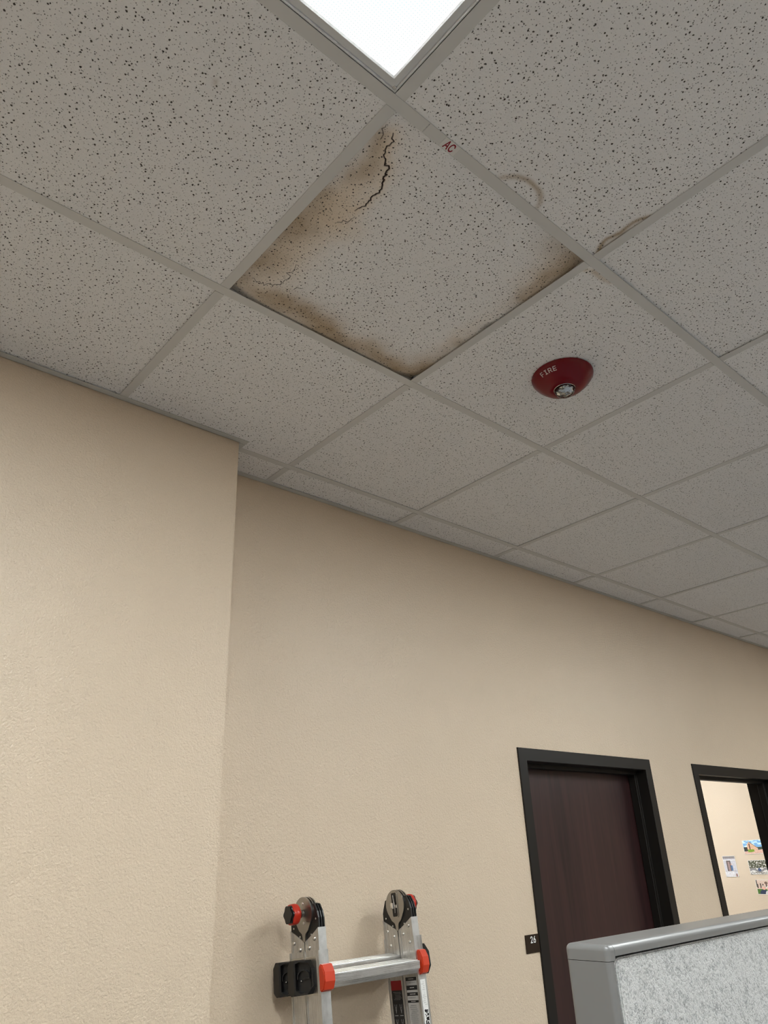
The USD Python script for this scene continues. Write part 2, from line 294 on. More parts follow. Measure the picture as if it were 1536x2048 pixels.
def corner_tile(P):   # cell (1,0)
    n2 = meshkit.fbm(np.c_[P * 30, np.zeros(len(P))], 3, 6)
    d, _ = poly_d(P, [(1.02, .045), (1.045, .032), (1.071, .028), (1.1, .03), (1.13, .028), (1.16, .022)]); s = .42 * np.exp(-(d / .010) ** 2) * (.3 + 1.2 * n2)
    d, _ = poly_d(P, [(1.05, .06), (1.08, .05), (1.10, .045)])
    return np.clip(s, 0, .6), .0 * s, np.clip(s, 0, .4)
def smudge_tile(P):   # cell (-1,0)
    s = blob(P, (-.437, .282), 1, .42, (.006, .011)); return s, 0 * s, 0 * s

special = {(0, 0): (stained, 440, 'water-stained ceiling tile with brown edges and a jagged dark crack'), (0, -1): (ring_tile, 170, 'ceiling tile with a thin brown water ring along its edge'),
           (1, 0): (corner_tile, 130, 'ceiling tile with a faint yellowish stain in one corner'), (-1, 0): (smudge_tile, 130, 'ceiling tile with a small grey scuff')}
TT = .0145
def tile_box(x0, y0, x1, y1, lift, tx, ty):
    b = bx(x0, y0, 0, x1, y1, TT); v = b.vertices.copy(); v[:, 2] += HC + .0012 + lift + tx * (v[:, 0] - x0) / G + ty * (v[:, 1] - y0) / G; b.vertices = v; return b
gap = .0022
for j in range(J0, J1 + 1):
    for i in range(I0, I1 + 1):
        if (i, j) in lamp_cells: continue
        x0, x1, y0, y1 = i * G + gap, (i + 1) * G - gap, j * G + gap, (j + 1) * G - gap
        x0, x1, y0, y1 = max(x0, XL + .002), min(x1, XR - .002), max(y0, YB + .002), min(y1, WY - .002)
        if x1 - x0 < .03 or y1 - y0 < .03: continue
        lift = max(0, rng.normal(.0004, .0006)); tx, ty = (max(0, rng.normal(.0006, .0011)) for _ in 'ab')
        if (i, j) in special:
            fn, N, lab = special[(i, j)]
            u, v = np.meshgrid(np.linspace(0, 1, N), np.linspace(0, 1, N), indexing='ij'); u, v = u.ravel(), v.ravel()
            P = np.c_[i + .0036 + u * (1 - .0072), j + .0036 + v * (1 - .0072)]
            st, ck, wm = fn(P)
            z = np.full(len(P), HC + .0014)
            if fn is stained:    # swollen and bowed: it has come off its seat at the edges, most of all at three corners
                z += .0045 * np.maximum(abs(2 * u - 1), abs(2 * v - 1)) ** 4
                z += .013 * np.exp(-((u / .10) ** 2 + ((1 - v) / .055) ** 2)) + .013 * np.exp(-(((1 - u) / .07) ** 2 + ((1 - v) / .07) ** 2)) + .010 * np.exp(-(((1 - u) / .10) ** 2 + (v / .10) ** 2)) + .008 * np.exp(-(((1 - u) / .03) ** 2 + ((v - .51) / .03) ** 2))
                z += ck * .0018 + .0006 * (meshkit.fbm(np.c_[P * 7, np.zeros(len(P))], 3, 2) - .5)
            if fn is ring_tile: z += .003 * np.exp(-(((1 - u) / .06) ** 2 + ((v - .88) / .12) ** 2))
            k = np.arange(N * N).reshape(N, N); q = np.stack([k[:-1, :-1], k[:-1, 1:], k[1:, 1:], k[1:, :-1]], -1).reshape(-1, 4)
            edge = np.concatenate([k[:, 0], k[-1, 1:], k[-2::-1, -1], k[0, -2:0:-1]]); top = len(P) + np.arange(len(edge))
            V = np.vstack([np.c_[P * G, z], np.c_[P[edge] * G, z[edge] + TT], [[(i + .5) * G, (j + .5) * G, HC + .018]]])
            F = [q[:, [0, 1, 2]], q[:, [0, 2, 3]]]
            e2 = np.roll(edge, -1); t2 = np.roll(top, -1)
            F += [np.c_[edge, e2, t2], np.c_[edge, t2, top], np.c_[top, t2, np.full(len(top), len(V) - 1)]]
            F = np.vstack(F); col = np.zeros((len(V), 3)); col[:len(P)] = np.c_[st, ck, wm]
            obj('tile', (V, F), 'tile', ceiling, vcol=('stain', col), label=lab)
            continue
        if x0 < BX and y1 > BY:
            if x1 > BX and j == 1:     # notched round the corner of the wall
                poly = Polygon([(x0, y0), (x1, y0), (x1, y1), (BX + .004, y1), (BX + .004, BY - .003), (x0, BY - .003)])
                t = ext(poly, TT); t.apply_translation([0, 0, HC + .0014]); obj('tile', t, 'tile', ceiling); continue
            if x1 > BX: x0 = BX + .003
            else: y1 = BY - .003
        if y1 - y0 < .03 or x1 - x0 < .03: continue
        obj('tile', tile_box(x0, y0, x1, y1, lift, tx, ty), 'tile', ceiling)

# ------------------------------------------------------------------ ceiling lamps
def lamp(i, j, label):
    x0, x1, y0, y1 = i * G + FL + .0006, (i + 1) * G - FL - .0006, j * G + FL + .0006, (j + 2) * G - FL - .0006
    t = xform('ceiling_light', ((x0 + x1) / 2, (y0 + y1) / 2, HC), label=label, cat='ceiling light', group='recessed ceiling lights')
    w = .0235
    def ringf(a, b, z0, z1, ch):     # a: outer inset, b: inner inset
        o = ext(sbox(x0 + a, y0 + a, x1 - a, y1 - a) - sbox(x0 + b, y0 + b, x1 - b, y1 - b), z1 - z0); o.apply_translation([0, 0, z0]); return o
    # mitred door frame: rounded outer bead, shallow channel, sloping inner lip
    prof = [(.0, .004), (.0, .0012), (.0018, -.0012), (.0040, -.0010), (.0052, .0016), (.0075, .0004), (.0190, .0000), (.0225, .0016), (w, .0042), (w, .010), (.0, .010)]
    Q = []; n = len(prof)
    for a, z in prof: Q += [(x0 + a, y0 + a, HC + z), (x1 - a, y0 + a, HC + z), (x1 - a, y1 - a, HC + z), (x0 + a, y1 - a, HC + z)]
    F = []
    for k in range(n):
        for c in range(4):
            a, b = 4 * k + c, 4 * k + (c + 1) % 4; d, e = 4 * ((k + 1) % n) + c, 4 * ((k + 1) % n) + (c + 1) % 4
            F.append((a, d, e, b))
    fr = tri((np.array(Q), np.array(F))); fr.fix_normals()
    obj('door_frame', fr, 'lamp_frame', t)
    obj('lens', bx(x0 + w - .001, y0 + w - .001, HC + .0048, x1 - w + .001, y1 - w + .001, HC + .0075), 'lens', t, label='glowing prismatic lens')
    obj('housing', cat(bx(x0, y0, HC + .010, x0 + .002, y1, HC + .09), bx(x1 - .002, y0, HC + .010, x1, y1, HC + .09), bx(x0, y0, HC + .010, x1, y0 + .002, HC + .09), bx(x0, y1 - .002, HC + .010, x1, y1, HC + .09), bx(x0, y0, HC + .09, x1, y1, HC + .092)), 'lamp_frame', t)
    # small latch by the corner
    obj('latch', cb(x1 - .0105, y1 - .0105, HC - .0016, x1 - .0045, y1 - .0055, HC + .002, .0006), 'bright_steel', t)
    return t, ((x0 + x1) / 2, (y0 + y1) / 2)
lamp0, c0 = lamp(*LAMPS[0], 'lit recessed ceiling light with white prismatic lens above the stained tile')
for (i, j), where in zip(LAMPS[1:], ('next along the row, out of the picture to the right', 'third along the row, beyond the open office door', 'on the left, beyond the picture edge', 'behind the viewer on the left', 'behind the viewer in the middle', 'behind the viewer on the right')):
    c = xform('ceiling_light', (c0[0] + (i - LAMPS[0][0]) * G, c0[1] + (j - LAMPS[0][1]) * G, HC), label='recessed ceiling light ' + where, cat='ceiling light', group='recessed ceiling lights')
    c.GetReferences().AddInternalReference(lamp0.GetPath()); UsdGeom.Xformable(c).ClearXformOpOrder(); UsdGeom.Xformable(c).GetOrderedXformOps()
    xf = UsdGeom.Xformable(c); op = [o for o in [UsdGeom.XformOp(c.GetAttribute('xformOp:translate'))]]; xf.SetXformOpOrder(op); c.SetInstanceable(True)
# the office's own lamp
def office_lamp(xc, where):
    t = xform('office_light', (xc, 2.9, 2.75), label=f'ceiling light inside the office behind the open doorway, {where}', cat='ceiling light')
    x0, x1, y0, y1 = xc - .3, xc + .3, 2.2, 3.42
    f = ext(sbox(x0, y0, x1, y1) - sbox(x0 + .02, y0 + .02, x1 - .02, y1 - .02), .012); f.apply_translation([0, 0, 2.737]); obj('door_frame', f, 'lamp_frame', t)
    obj('lens', bx(x0 + .02, y0 + .02, 2.742, x1 - .02, y1 - .02, 2.745), 'lens', t)
office_lamp(4.6, 'left of the photographs');

# ------------------------------------------------------------------ "AC" label on the runner
ac = xform('tape_label', (.228 * G, .003, HC - .0004), label='small label with dark red AC on the white ceiling runner', cat='label')
obj('tape', bx(.198 * G, -.0105, HC - .0003, .262 * G, .0112, HC), 'tape', ac)
tm = meshkit.text_mesh('AC', .0172, .00015, bold=True); tm.apply_scale([.72, 1, 1]); tm.apply_translation([-tm.bounds[0][0], 0, 0])
obj('lettering', place(tm, (.2095 * G, .0085, HC - .0003), X, -Y, -Z), 'ink_red', ac, label='dark red letters AC')

# ------------------------------------------------------------------ fire strobe
SC = np.array([.927, .315, HC])
st = xform('fire_strobe', SC, label='round dark red fire alarm strobe on the ceiling with a clear lens', cat='fire alarm')
R0 = .087
prof = np.array([(0.0, .0), (R0 - .001, .0), (R0, -.002), (R0 - .0008, -.0065), (R0 - .004, -.012), (R0 - .013, -.024), (R0 - .026, -.036), (R0 - .036, -.0425), (R0 - .046, -.0455), (.031, -.0465), (.029, -.0455), (.028, -.041), (.0, -.041)])
body = trimesh.creation.revolve(prof, sections=96); body.fix_normals(); body.apply_translation(SC)
obj('body', body, 'red', st, smooth=40)
ring = trimesh.creation.revolve(np.array([(.0292, -.043), (.0304, -.0462), (.0298, -.0470), (.0288, -.0465), (.0284, -.043), (.0292, -.043)]), sections=64); ring.fix_normals(); ring.apply_translation(SC)
obj('bezel', ring, 'chrome', st, smooth=30, label='bright ring round the lens')
rc = np.random.default_rng(3)
refl = trimesh.creation.icosphere(2, .0250); v = refl.vertices; v *= 1 + rc.uniform(-.16, .08, len(v))[:, None]; v[:, 2] *= .66
refl.apply_translation(SC + [0, 0, -.047]); obj('reflector', refl, 'chrome', st, label='faceted silver reflector')
dome = trimesh.creation.icosphere(2, 1.0); dome.apply_scale([.0288, .0288, .0225]); dome = trimesh.intersections.slice_mesh_plane(dome, [0, 0, -1], [0, 0, .004], cap=False)
dome.apply_translation(SC + [0, 0, -.0475]); obj('lens', dome, mat('thin_clear_lens', {'f': ('fresnel', {'IOR': 1.5}), 't': ('transparent_bsdf', {'color': (.96, .97, .97)}), 'g': ('glossy_bsdf', {'roughness': .04, 'color': (1, 1, 1)}), 'm': ('mix_closure', {})}, [('f.fac', 'm.fac'), ('t.BSDF', 'm.closure1'), ('g.BSDF', 'm.closure2')], 'm.closure'), st, label='clear faceted lens')
# FIRE along the rim, read from below, tops to the rim
letters = []
a0, a1 = None, None
def strobe_angle(px, py):
    d = np.array([(px - 768) / 1459.96, (py - 1024) / 1459.96, 1]) @ np.array([RIGHT, DOWN, FWD]); q = CAM + d * (HC - .020 - CAM[2]) / d[2]
    return math.atan2(q[1] - SC[1], q[0] - SC[0])
aF, aE = strobe_angle(1079, 747), strobe_angle(1107, 733)
aE = aF + (aE - aF + math.pi) % (2 * math.pi) - math.pi
for k, ch in enumerate('FIRE'):
    a = aF + (aE - aF) * (k / 3 if ch != 'I' else .335)
    er = np.array([math.cos(a), math.sin(a), 0]); r, zz = R0 - .0105, -.0210
    sl = np.array([.013, .012]) / math.hypot(.013, .012)      # the skirt's slope: inward and down
    up = er * sl[0] + Z * sl[1]; nrm = er * sl[1] - Z * sl[0]; ex = np.cross(up, nrm)
    t = meshkit.text_mesh(ch, .0130, .0004, bold=True); t.apply_scale([1.12, 1, 1]); t.apply_translation([-t.bounds[:, 0].mean(), -.0058, 0])
    letters.append(place(t, SC + er * (r + .0008 - .0) + Z * zz + nrm * .0006 - up * .000, ex, up, nrm))
obj('lettering', cat(*letters), 'white_ink', st, label='pale letters FIRE along the rim')

# ------------------------------------------------------------------ doors
def door(n, d, leaf):
    a, b = d; t = xform(f'door_{n}', (a, WY, 0), **S)
    # hollow metal frame: face, near rabbet, stop, far rabbet, swept up one jamb, across the head, down the other
    prof = [(0, .012), (0, -.006), (.0015, -.0075), (FW - .002, -.0075), (FW, -.0055), (FW, .0475), (FW + .001, .049), (FW + .0155, .049), (FW + .017, .0505), (FW + .017, .084), (FW + .0155, .086), (FW, .086), (FW, .152), (0, .152), (0, .140), (FW - .008, .140), (FW - .008, .012)]
    V = []; k = len(prof)
    for side in range(4):
        for u, y in prof:
            V.append(((a + u) if side in (0, 1) else (b - u), WY + y, 0 if side in (0, 3) else FT - u))
    F = [(s * k + i, s * k + (i + 1) % k, (s + 1) * k + (i + 1) % k, (s + 1) * k + i) for s in range(3) for i in range(k)]
    fr = tri((np.array(V), np.array(F))); fr.fix_normals()
    obj('door_frame', fr, 'frame', t)
    if leaf:
        obj('door_leaf', cb(a + FW + .003, WY + .0875, .008, b - FW - .003, WY + .1315, FT - FW - .003, .0015), 'wood', t)
        for kx in (0, 1):
            y0, s = (WY + .0875, -1) if kx == 0 else (WY + .1315, 1)
            h = trimesh.creation.cylinder(.011, .12); h.apply_transform(trimesh.transformations.rotation_matrix(math.pi / 2, [0, 1, 0])); h.apply_translation([a + FW + .11, y0 + s * .05, 1.0])
            rose = trimesh.creation.cylinder(.03, .008, sections=32); rose.apply_transform(trimesh.transformations.rotation_matrix(math.pi / 2, [1, 0, 0])); rose.apply_translation([a + FW + .065, y0 + s * .004, 1.0])
            nk = trimesh.creation.cylinder(.010, .05); nk.apply_transform(trimesh.transformations.rotation_matrix(math.pi / 2, [1, 0, 0])); nk.apply_translation([a + FW + .065, y0 + s * .03, 1.0])
            obj('door_handle', cat(h, rose, nk), 'steel', t, smooth=40)
    else:                        # swung right back into the office, behind the wall
        obj('door_leaf', cb(a + FW - .046, WY2 + .014, .008, a + FW - .002, WY2 + .014 + .9, FT - FW - .003, .0015), 'wood', t)
door(1, D1, True); door(2, D2, False)

sg = xform('room_sign', (1.808, WY, HC - 1.522), label='small dark brown plaque reading 26 beside the closed door', cat='sign')
obj('plate', cb(1.7735, WY - .0042, HC - 1.5515, 1.8505, WY, HC - 1.4935, .0008), 'plaque', sg)
tm = meshkit.text_mesh('26', .0205, .0006, bold=True); tm.apply_scale([.92, 1, 1]); tm.apply_translation([-tm.bounds[:, 0].mean(), 0, 0])
obj('lettering', place(tm, (1.8155, WY - .0042, HC - 1.5200), X, Z, -Y), 'paper', sg, label='white number 26')

# ------------------------------------------------------------------ photographs on the office wall
def paint(kind, u, v):
    """Colours of a small print at u (left to right) and v (bottom to top)."""
    P = np.c_[u, v, np.zeros_like(u)]; n = meshkit.fbm(P * 7, 4, 11)[:, None]; n2 = meshkit.fbm(P * [26, 20, 1], 3, 5)[:, None]
    def put(c, mask, col): return np.where(mask[:, None], np.asarray(col) * (.75 + .5 * n2), c)
    if kind == 'house':
        c = np.array([.22, .50, .86]) + np.clip((n - .42) * 2.4, 0, .7)
        roof = .90 - 1.15 * np.abs(u - .33) ** 1.0 * (u > .33) - 1.6 * np.abs(u - .33) * (u <= .33)
        c = put(c, (v < .48 + .1 * (n[:, 0] - .5)) & (u > .52), (.06, .09, .07)); c = put(c, (v < .52) & (u < .25), (.05, .06, .06))
        c = put(c, (v < np.clip(roof, 0, .92)) & (u > .20) & (u < .76) & (v > .2), (.80, .52, .36))
        c = put(c, (np.abs(u - .33) < .03) & (v < .75) & (v > .3), (.20, .10, .08)); c = put(c, (np.abs(np.abs(v - .9 + 1.15 * np.abs(u - .33)) - .0) < .025) & (u > .33) & (u < .72), (.25, .12, .10))
        c = put(c, v < .24 + .1 * (u - .5), (.78, .52, .44)); c = put(c, (v < .33) & (v > .12) & (u > .2) & (u < .55) & (v > u * .3), (.25, .42, .05)); return c
    if kind == 'tree':
        c = np.array([.80, .80, .80]) * (.75 + .5 * n2)
        c = put(c, (v > .40 + .2 * (n[:, 0] - .5)) & (n2[:, 0] < .60), (.10, .11, .07)); c = put(c, (v < .5) & (np.abs(v - .28 - .1 * np.sin(u * 9)) < .08), (.30, .30, .32))
        c = put(c, (np.hypot((u - .52) * 1.4, v - .32) < .13), (.07, .11, .22)); c = put(c, (np.hypot((u - .60), (v - .42)) < .05), (.85, .85, .88)); c = put(c, (v < .16) & (n2[:, 0] < .5), (.35, .34, .32)); return c
    if kind == 'pair':
        c = np.array([.76, .60, .52]) * (.8 + .45 * n2)
        for k, x in enumerate((.06, .22, .34, .52, .80)): c = put(c, (np.abs(u - x) < .035) & (v > .42) & (v < .72 + .05 * (k % 2)), (.12, .08, .07))
        c = put(c, np.hypot((u - .52), (v - .80) * 1.0) < .09, (.20, .13, .11)); c = put(c, (u < .05) & (v > .5), (.08, .07, .06)); c = put(c, v < .36, (.10, .22, .05))
        c = put(c, np.hypot((u - .34), (v - .04) * .8) < .22, (.04, .06, .12)); c = put(c, np.hypot((u - .60), (v - .02) * .8) < .20, (.72, .70, .70))
        for x, y, h in ((.36, .42, (.66, .60, .55)), (.60, .38, (.86, .84, .82))):
            c = put(c, np.hypot((u - x) * 1.25, v - y - .05) < .15, h); c = put(c, np.hypot((u - x) * 1.35, v - y) < .125, (.86, .50, .42))
        return c
    c = np.array([.66, .66, .74]) * (.8 + .4 * n2)
    c = put(c, (v > .88), (.30, .28, .30)); c = put(c, (np.abs(u - .40) < .18) & (v > .28) & (v < .80), (.16, .13, .13)); c = put(c, (np.abs(u - .40) < .08) & (v > .28) & (v < .72), (.42, .30, .30))
    c = put(c, (np.abs(v - .80) < .02), (.85, .85, .88)); c = put(c, (np.abs(u - .62) < .07) & (v > .30) & (v < .55), (.10, .22, .45)); c = put(c, np.hypot(u - .60, (v - .60) * 1.4) < .05, (.75, .45, .36))
    c = put(c, (v < .26) & (u < .75), (.80, .80, .86)); c = put(c, (np.abs(u - .9) < .06) & (v < .14), (.35, .22, .20)); c = put(c, (np.abs(v - .27) < .015), (.30, .28, .28)); return c
def photo(name_label, kind, yc, zc, w, h, tilt=0.):
    """Pinned flat on the office wall x = OX1, seen from -x: left to right runs towards -y."""
    t = xform('photograph', (OX1, yc, zc), label=name_label, cat='photograph', group='photographs on the office wall')
    ct, s_ = math.cos(tilt), math.sin(tilt); ex = np.array([0, -ct, s_]); ey = np.array([0, s_, ct])
    c = np.array([OX1 - .0006, yc, zc]); obj('paper', place(bx(-w / 2, -h / 2, 0, w / 2, h / 2, .0012), c - X * .0006, ex, ey, -X), 'photo_edge', t)
    N, K = 90, 64; u, v = np.meshgrid(np.linspace(0, 1, N), np.linspace(0, 1, K), indexing='ij'); u, v = u.ravel(), v.ravel(); b = .003
    V = c - X * .0021 + np.outer((u - .5) * (w - 2 * b), ex) + np.outer((v - .5) * (h - 2 * b), ey)
    k = np.arange(N * K).reshape(N, K); q = np.stack([k[:-1, :-1], k[1:, :-1], k[1:, 1:], k[:-1, 1:]], -1).reshape(-1, 4)
    obj('print', (V, q), 'photo', t, vcol=('print', np.clip(paint(kind, u, v), 0, 1)))
zz = HC
photo('upright photograph of a pale doorway with a person in blue, hung apart', 'doorway', 2.470, zz - 1.381, .103, .153, .0)
photo('photograph of a house under blue sky, top of the three', 'house', 2.255, zz - 1.247, .152, .102, .02)
photo('black and white looking photograph of trees and a dark car, middle of the three', 'tree', 2.245, zz - 1.392, .152, .102, .0)
photo('photograph of two people before a pink building, lowest of the three', 'pair', 2.222, zz - 1.531, .152, .102, -.02)

# ------------------------------------------------------------------ cubicle panel
PX, PY0, PY1, PZ, PL = .269, .0026, .0685, HC - 1.3335, 1.6
pn = xform('cubicle_panel', (PX, (PY0 + PY1) / 2, 0), label='grey framed cubicle partition with light grey fabric in the foreground', cat='partition')
CAPH, RH, PW = .0178, .0130, .0135
def cap_block(x0, x1, h, r=.0072, end=True):
    """Flat-topped cap with its upper edges (and the end's upright ones) rounded."""
    P = []
    for y, sy in ((PY0, 1), (PY1, -1)):
        for k in range(7):
            a = math.pi / 2 * k / 6; dy, dz = r * (1 - math.cos(a)), r * (1 - math.sin(a))
            for q in range(7 if end else 1):
                b = math.pi / 2 * q / 6
                if end:      # quarter round in plan
                    rr = r - 0 * dy; P.append((x0 + dy + (rr - dy) * (1 - math.sin(b)), y + sy * (dy + (rr - dy) * (1 - math.cos(b))), PZ - dz))
                else: P.append((x0, y + sy * dy, PZ - dz))
            P.append((x1, y + sy * dy, PZ - dz))
        if end:
            for q in range(7):
                b = math.pi / 2 * q / 6; P.append((x0 + r * (1 - math.sin(b)), y + sy * r * (1 - math.cos(b)), PZ - h))
        else: P.append((x0, y, PZ - h))
        P.append((x1, y, PZ - h))
    return trimesh.convex.convex_hull(np.array(P))
obj('corner_cap', cap_block(PX, PX + PW, CAPH), 'panel_trim', pn, smooth=30)
obj('top_rail', cap_block(PX + PW + .0005, PX + PL, RH, end=False), 'panel_trim', pn, smooth=30)
post = ext(sbox(PX + .0072, PY0 + .0072, PX + .03, PY1 - .0072).buffer(.0070, quad_segs=6).intersection(sbox(PX - 1, -1, PX + PW - .004, 1)), PZ - CAPH - .0006 - .02); post.apply_translation([0, 0, .02])
obj('end_post', post, 'panel_trim', pn, smooth=30)
obj('core', bx(PX + PW - .005, PY0 + .010, .06, PX + PL, PY1 - .010, PZ - RH + .002), 'panel_dark', pn)
obj('base_rail', cb(PX + PW, PY0 + .004, .01, PX + PL, PY1 - .004, .09, .003), 'panel_trim', pn)
for s in (-1, 1):
    fx0, fx1, fz0, fz1 = PX + PW + .0005, PX + PL - .01, .10, PZ - RH - .0028
    r = .012; pl = sbox(fx0 + r, fz0 + r, fx1 - r, fz1 - r).buffer(r, quad_segs=6)
    a = ext(pl, .006); b = ext(pl.buffer(-.0018, quad_segs=6), .0015); b.apply_translation([0, 0, .006]); c = ext(pl.buffer(-.0045, quad_segs=6), .0008); c.apply_translation([0, 0, .0075])
    f = cat(a, b, c); yb = PY0 + .0105 if s < 0 else PY1 - .0105
    obj('fabric_panel', place(f, (0, yb, 0), X, Z, -Y) if s < 0 else place(f, (0, yb, 0), X, Z, Y), 'fabric', pn)
for dx in (.1, PL - .1):
    g = trimesh.creation.cylinder(.016, .02, sections=24); g.apply_translation([PX + dx, (PY0 + PY1) / 2, .01]); obj('leveling_foot', g, 'rubber', pn)

# ------------------------------------------------------------------ folding ladder
# own frame: x along the rungs, -y towards the viewer (v), -z down the rails (s); leans on the wall
LX, LYM, LZ, LA = .7194, 1.335, HC - 1.3934, .1093
ld = xform('folding_ladder', (LX, LYM, LZ), -math.degrees(LA), label='folded aluminium multi-position ladder with orange clips leaning on the wall', cat='ladder')
W, SP, RD, DD = .0262, .3427, .0622, .1284       # rail thickness, spacing of the pairs, rail depth, depth of the pair
LEN = (LZ) / math.cos(LA) - .012
def lbox(u0, v0, s0, u1, v1, s1, c=.0012): return cb(u0, -v1, -s1, u1, -v0, -s0, c)
def vs_poly(pts, u0, u1):
    """Outline in (v, s), extruded along x from u0 to u1."""
    p = Polygon([(-v, -s) for v, s in pts]) if not isinstance(pts, Polygon) else pts
    return place(ext(p, u1 - u0), (u0, 0, 0), Y, Z, X)
def disc(v, s, r, u0, u1, sec=40): return vs_poly(Polygon([(-v + r * math.cos(t), -s + r * math.sin(t)) for t in np.linspace(0, 2 * math.pi, sec, endpoint=False)]), u0, u1)
def channel(poly, s0, s1):
    """(u, v) section along s."""
    m = ext(poly, s1 - s0); return place(m, (0, 0, -s1), X, -Y, Z)
frames = ((0.0, RD), (DD - RD, DD))
for side in (0, 1):
    u0 = side * SP
    out = -1 if side == 0 else 1                  # outward along x
    uo = u0 if side == 0 else u0 + W
    for fi, (v0, v1) in enumerate(frames):
        # inner rail: box section with grooved faces, its top cut to a V under the hinge
        sec = sbox(u0, v0, u0 + W, v1) - sbox(u0 - .01, v0 + .008, u0 + .0014, v1 - .008) - sbox(u0 + W - .0014, v0 + .008, u0 + W + .01, v1 - .008)
        r = man(channel(sec, -.002, LEN * .80))
        e, c = ((v0 - .01, v1 + .002) if fi == 0 else (v1 + .01, v0 - .002))
        cut = vs_poly([(e, -.05), (e, -.004 if fi == 0 else -.004), (c, .0325), (c, -.05)], u0 - .02, u0 + W + .02)
        obj('inner_rail', r - man(cut), 'alu', ld)
        # outer rail: channel wrapped round it from outside
        t = .0024; so = .054
        ou = (u0 - t - .0006, u0 + W + .001) if side == 0 else (u0 - .001, u0 + W + t + .0006)
        oc = sbox(ou[0], v0 - t, ou[1], v1 + t) - (sbox(u0 - .0004, v0 - .0003, u0 + W + .05, v1 + .0003) if side == 0 else sbox(u0 - .05, v0 - .0003, u0 + W + .0004, v1 + .0003))
        for q in (.0, ):      # ribs along the edges of the web
            ub = ou[0] if side == 0 else ou[1]
            for va in (v0 - t, v1 + t - .006): oc = oc.union(sbox(ub - .0016 if side == 0 else ub - .001, va, ub + .001 if side == 0 else ub + .0016, va + .006))
        if fi == 0: oc = oc - sbox(-1, v1 + .0010, 2, v1 + .02)
        else: oc = oc - sbox(-1, v0 - .02, 2, v0 - .0010)
        obj('outer_rail', channel(oc, so if side == 0 else .050, LEN - .02), 'alu', ld)
        obj('foot', lbox(u0 - .006, v0 - .002, LEN - .04, u0 + W + .006, v1 + .002, LEN, .003), 'rubber', ld)
    # hinge: steel discs with tails on black plates
    hc, hs, hr = DD / 2, -.037, .0405
    th = np.linspace(math.radians(118), math.radians(422), 48)
    drop = [(hc + hr * math.cos(a), hs - hr * math.sin(a)) for a in np.linspace(math.radians(-32), math.radians(212), 48)]
    tail = drop + [(hc - .021, .004), (hc - .009, .012), (hc - .006, .020), (hc - .0055, .0315), (hc + .0055, .0315), (hc + .006, .020), (hc + .009, .012), (hc + .021, .004)]
    uf = u0 if side == 0 else u0
    ribs = [vs_poly(tail, u0 - .0015, u0 + .0030), vs_poly(tail, u0 + .0165, u0 + .0205)]
    plate = [(.0005, .003), (.0005, -.018), (.006, -.032), (.016, -.052), (hc, -.066), (DD - .016, -.056), (DD - .005, -.038), (DD - .0005, -.022), (DD - .0005, .003), (hc + .002, .0335), (hc - .002, .0335)]
    pp = Polygon([(-v, -s) for v, s in plate]).intersection(Polygon([(-v, -s) for v, s in [(-.01, .1), (-.01, -.03), (.02, -.09), (DD - .02, -.09), (DD + .01, -.03), (DD + .01, .1)]]))
    hp = obj('hinge_plate', cat(vs_poly(pp, u0 + .0030, u0 + .0085), vs_poly(pp, u0 + .0125, u0 + .0165), vs_poly(pp, u0 + .0205, u0 + .0245), disc(hc, hs, .030, u0 + .008, u0 + .013)), 'black_hinge', ld)
    hd = obj('hinge_disc', cat(*ribs, vs_poly(tail, u0 + .0085, u0 + .0125)), 'steel', ld)
    fu = u0 - .0015
    rv = []
    for v, s in ((hc + .001, hs - .024), (hc + .002, hs + .024)) if side == 0 else ():
        b = trimesh.creation.icosphere(2, .0042); b.apply_scale([.55, 1, 1]); b.apply_translation([fu, -v, -s]); rv.append(b)
    for v, s in ((.012, -.004), (DD - .012, -.020), (.040, .018), (DD - .036, .016)):
        b = trimesh.creation.icosphere(1, .0028); b.apply_scale([.4, 1, 1]); b.apply_translation([u0 + .003, -v, -s]); rv.append(b)
    for b in rv: obj('hinge_pin', b, 'bright_steel', ld, smooth=True)
    if side == 1:        # lock slot, bolt and spring clip on the face of the hinge
        slot = sbox(-.0055, -.0275, .0085, .0285).buffer(.004)
        obj('lock_slot', place(ext(slot, .0014), (fu - .0012, -hc - .002, -hs), Y, Z, X), 'black_hinge', ld)
        rim = slot.buffer(.0028) - slot
        obj('slot_rim', place(ext(rim, .0022), (fu - .0020, -hc - .002, -hs), Y, Z, X), 'steel', ld)
        obj('bolt', cat(lbox(fu - .006, hc - .016, hs - .006, fu, hc - .003, hs + .010, .0022), lbox(fu - .0045, hc + .006, hs + .000, fu, hc + .012, hs + .009, .0015)), 'bright_steel', ld)
        clip = []
        pts = [(hc + .000, hs - .026), (hc + .002, hs - .006), (hc + .004, hs + .006), (hc + .003, hs + .022)]
        for (va, sa), (vb, sb) in zip(pts[:-1], pts[1:]):
            clip.append(trimesh.creation.cylinder(.0013, segment=[(fu - .0045, -va, -sa), (fu - .0045, -vb, -sb)], sections=10))
        obj('spring_clip', cat(*clip), 'bright_steel', ld)
    # lock knob: red cup with a black star-shaped face, on a sprung pin
    ud = fu if side == 0 else u0 + .0245
    dirx = X * out
    pin = [trimesh.creation.cylinder(.0065, .022, sections=24)]
    for k in range(4):
        tor = trimesh.creation.torus(.0088, .0014, 28, 8); tor.apply_translation([0, 0, -.008 + k * .0045]); pin.append(tor)
    pin = cat(*pin); pin.apply_translation([0, 0, .011])
    T = lambda m: place(m, (ud, -hc, -hs), Y if out > 0 else -Y, Z, dirx) if out > 0 else place(m, (ud, -hc, -hs), -Y, Z, dirx)
    kn = obj('lock_pin', T(pin), 'steel', ld, smooth=35)
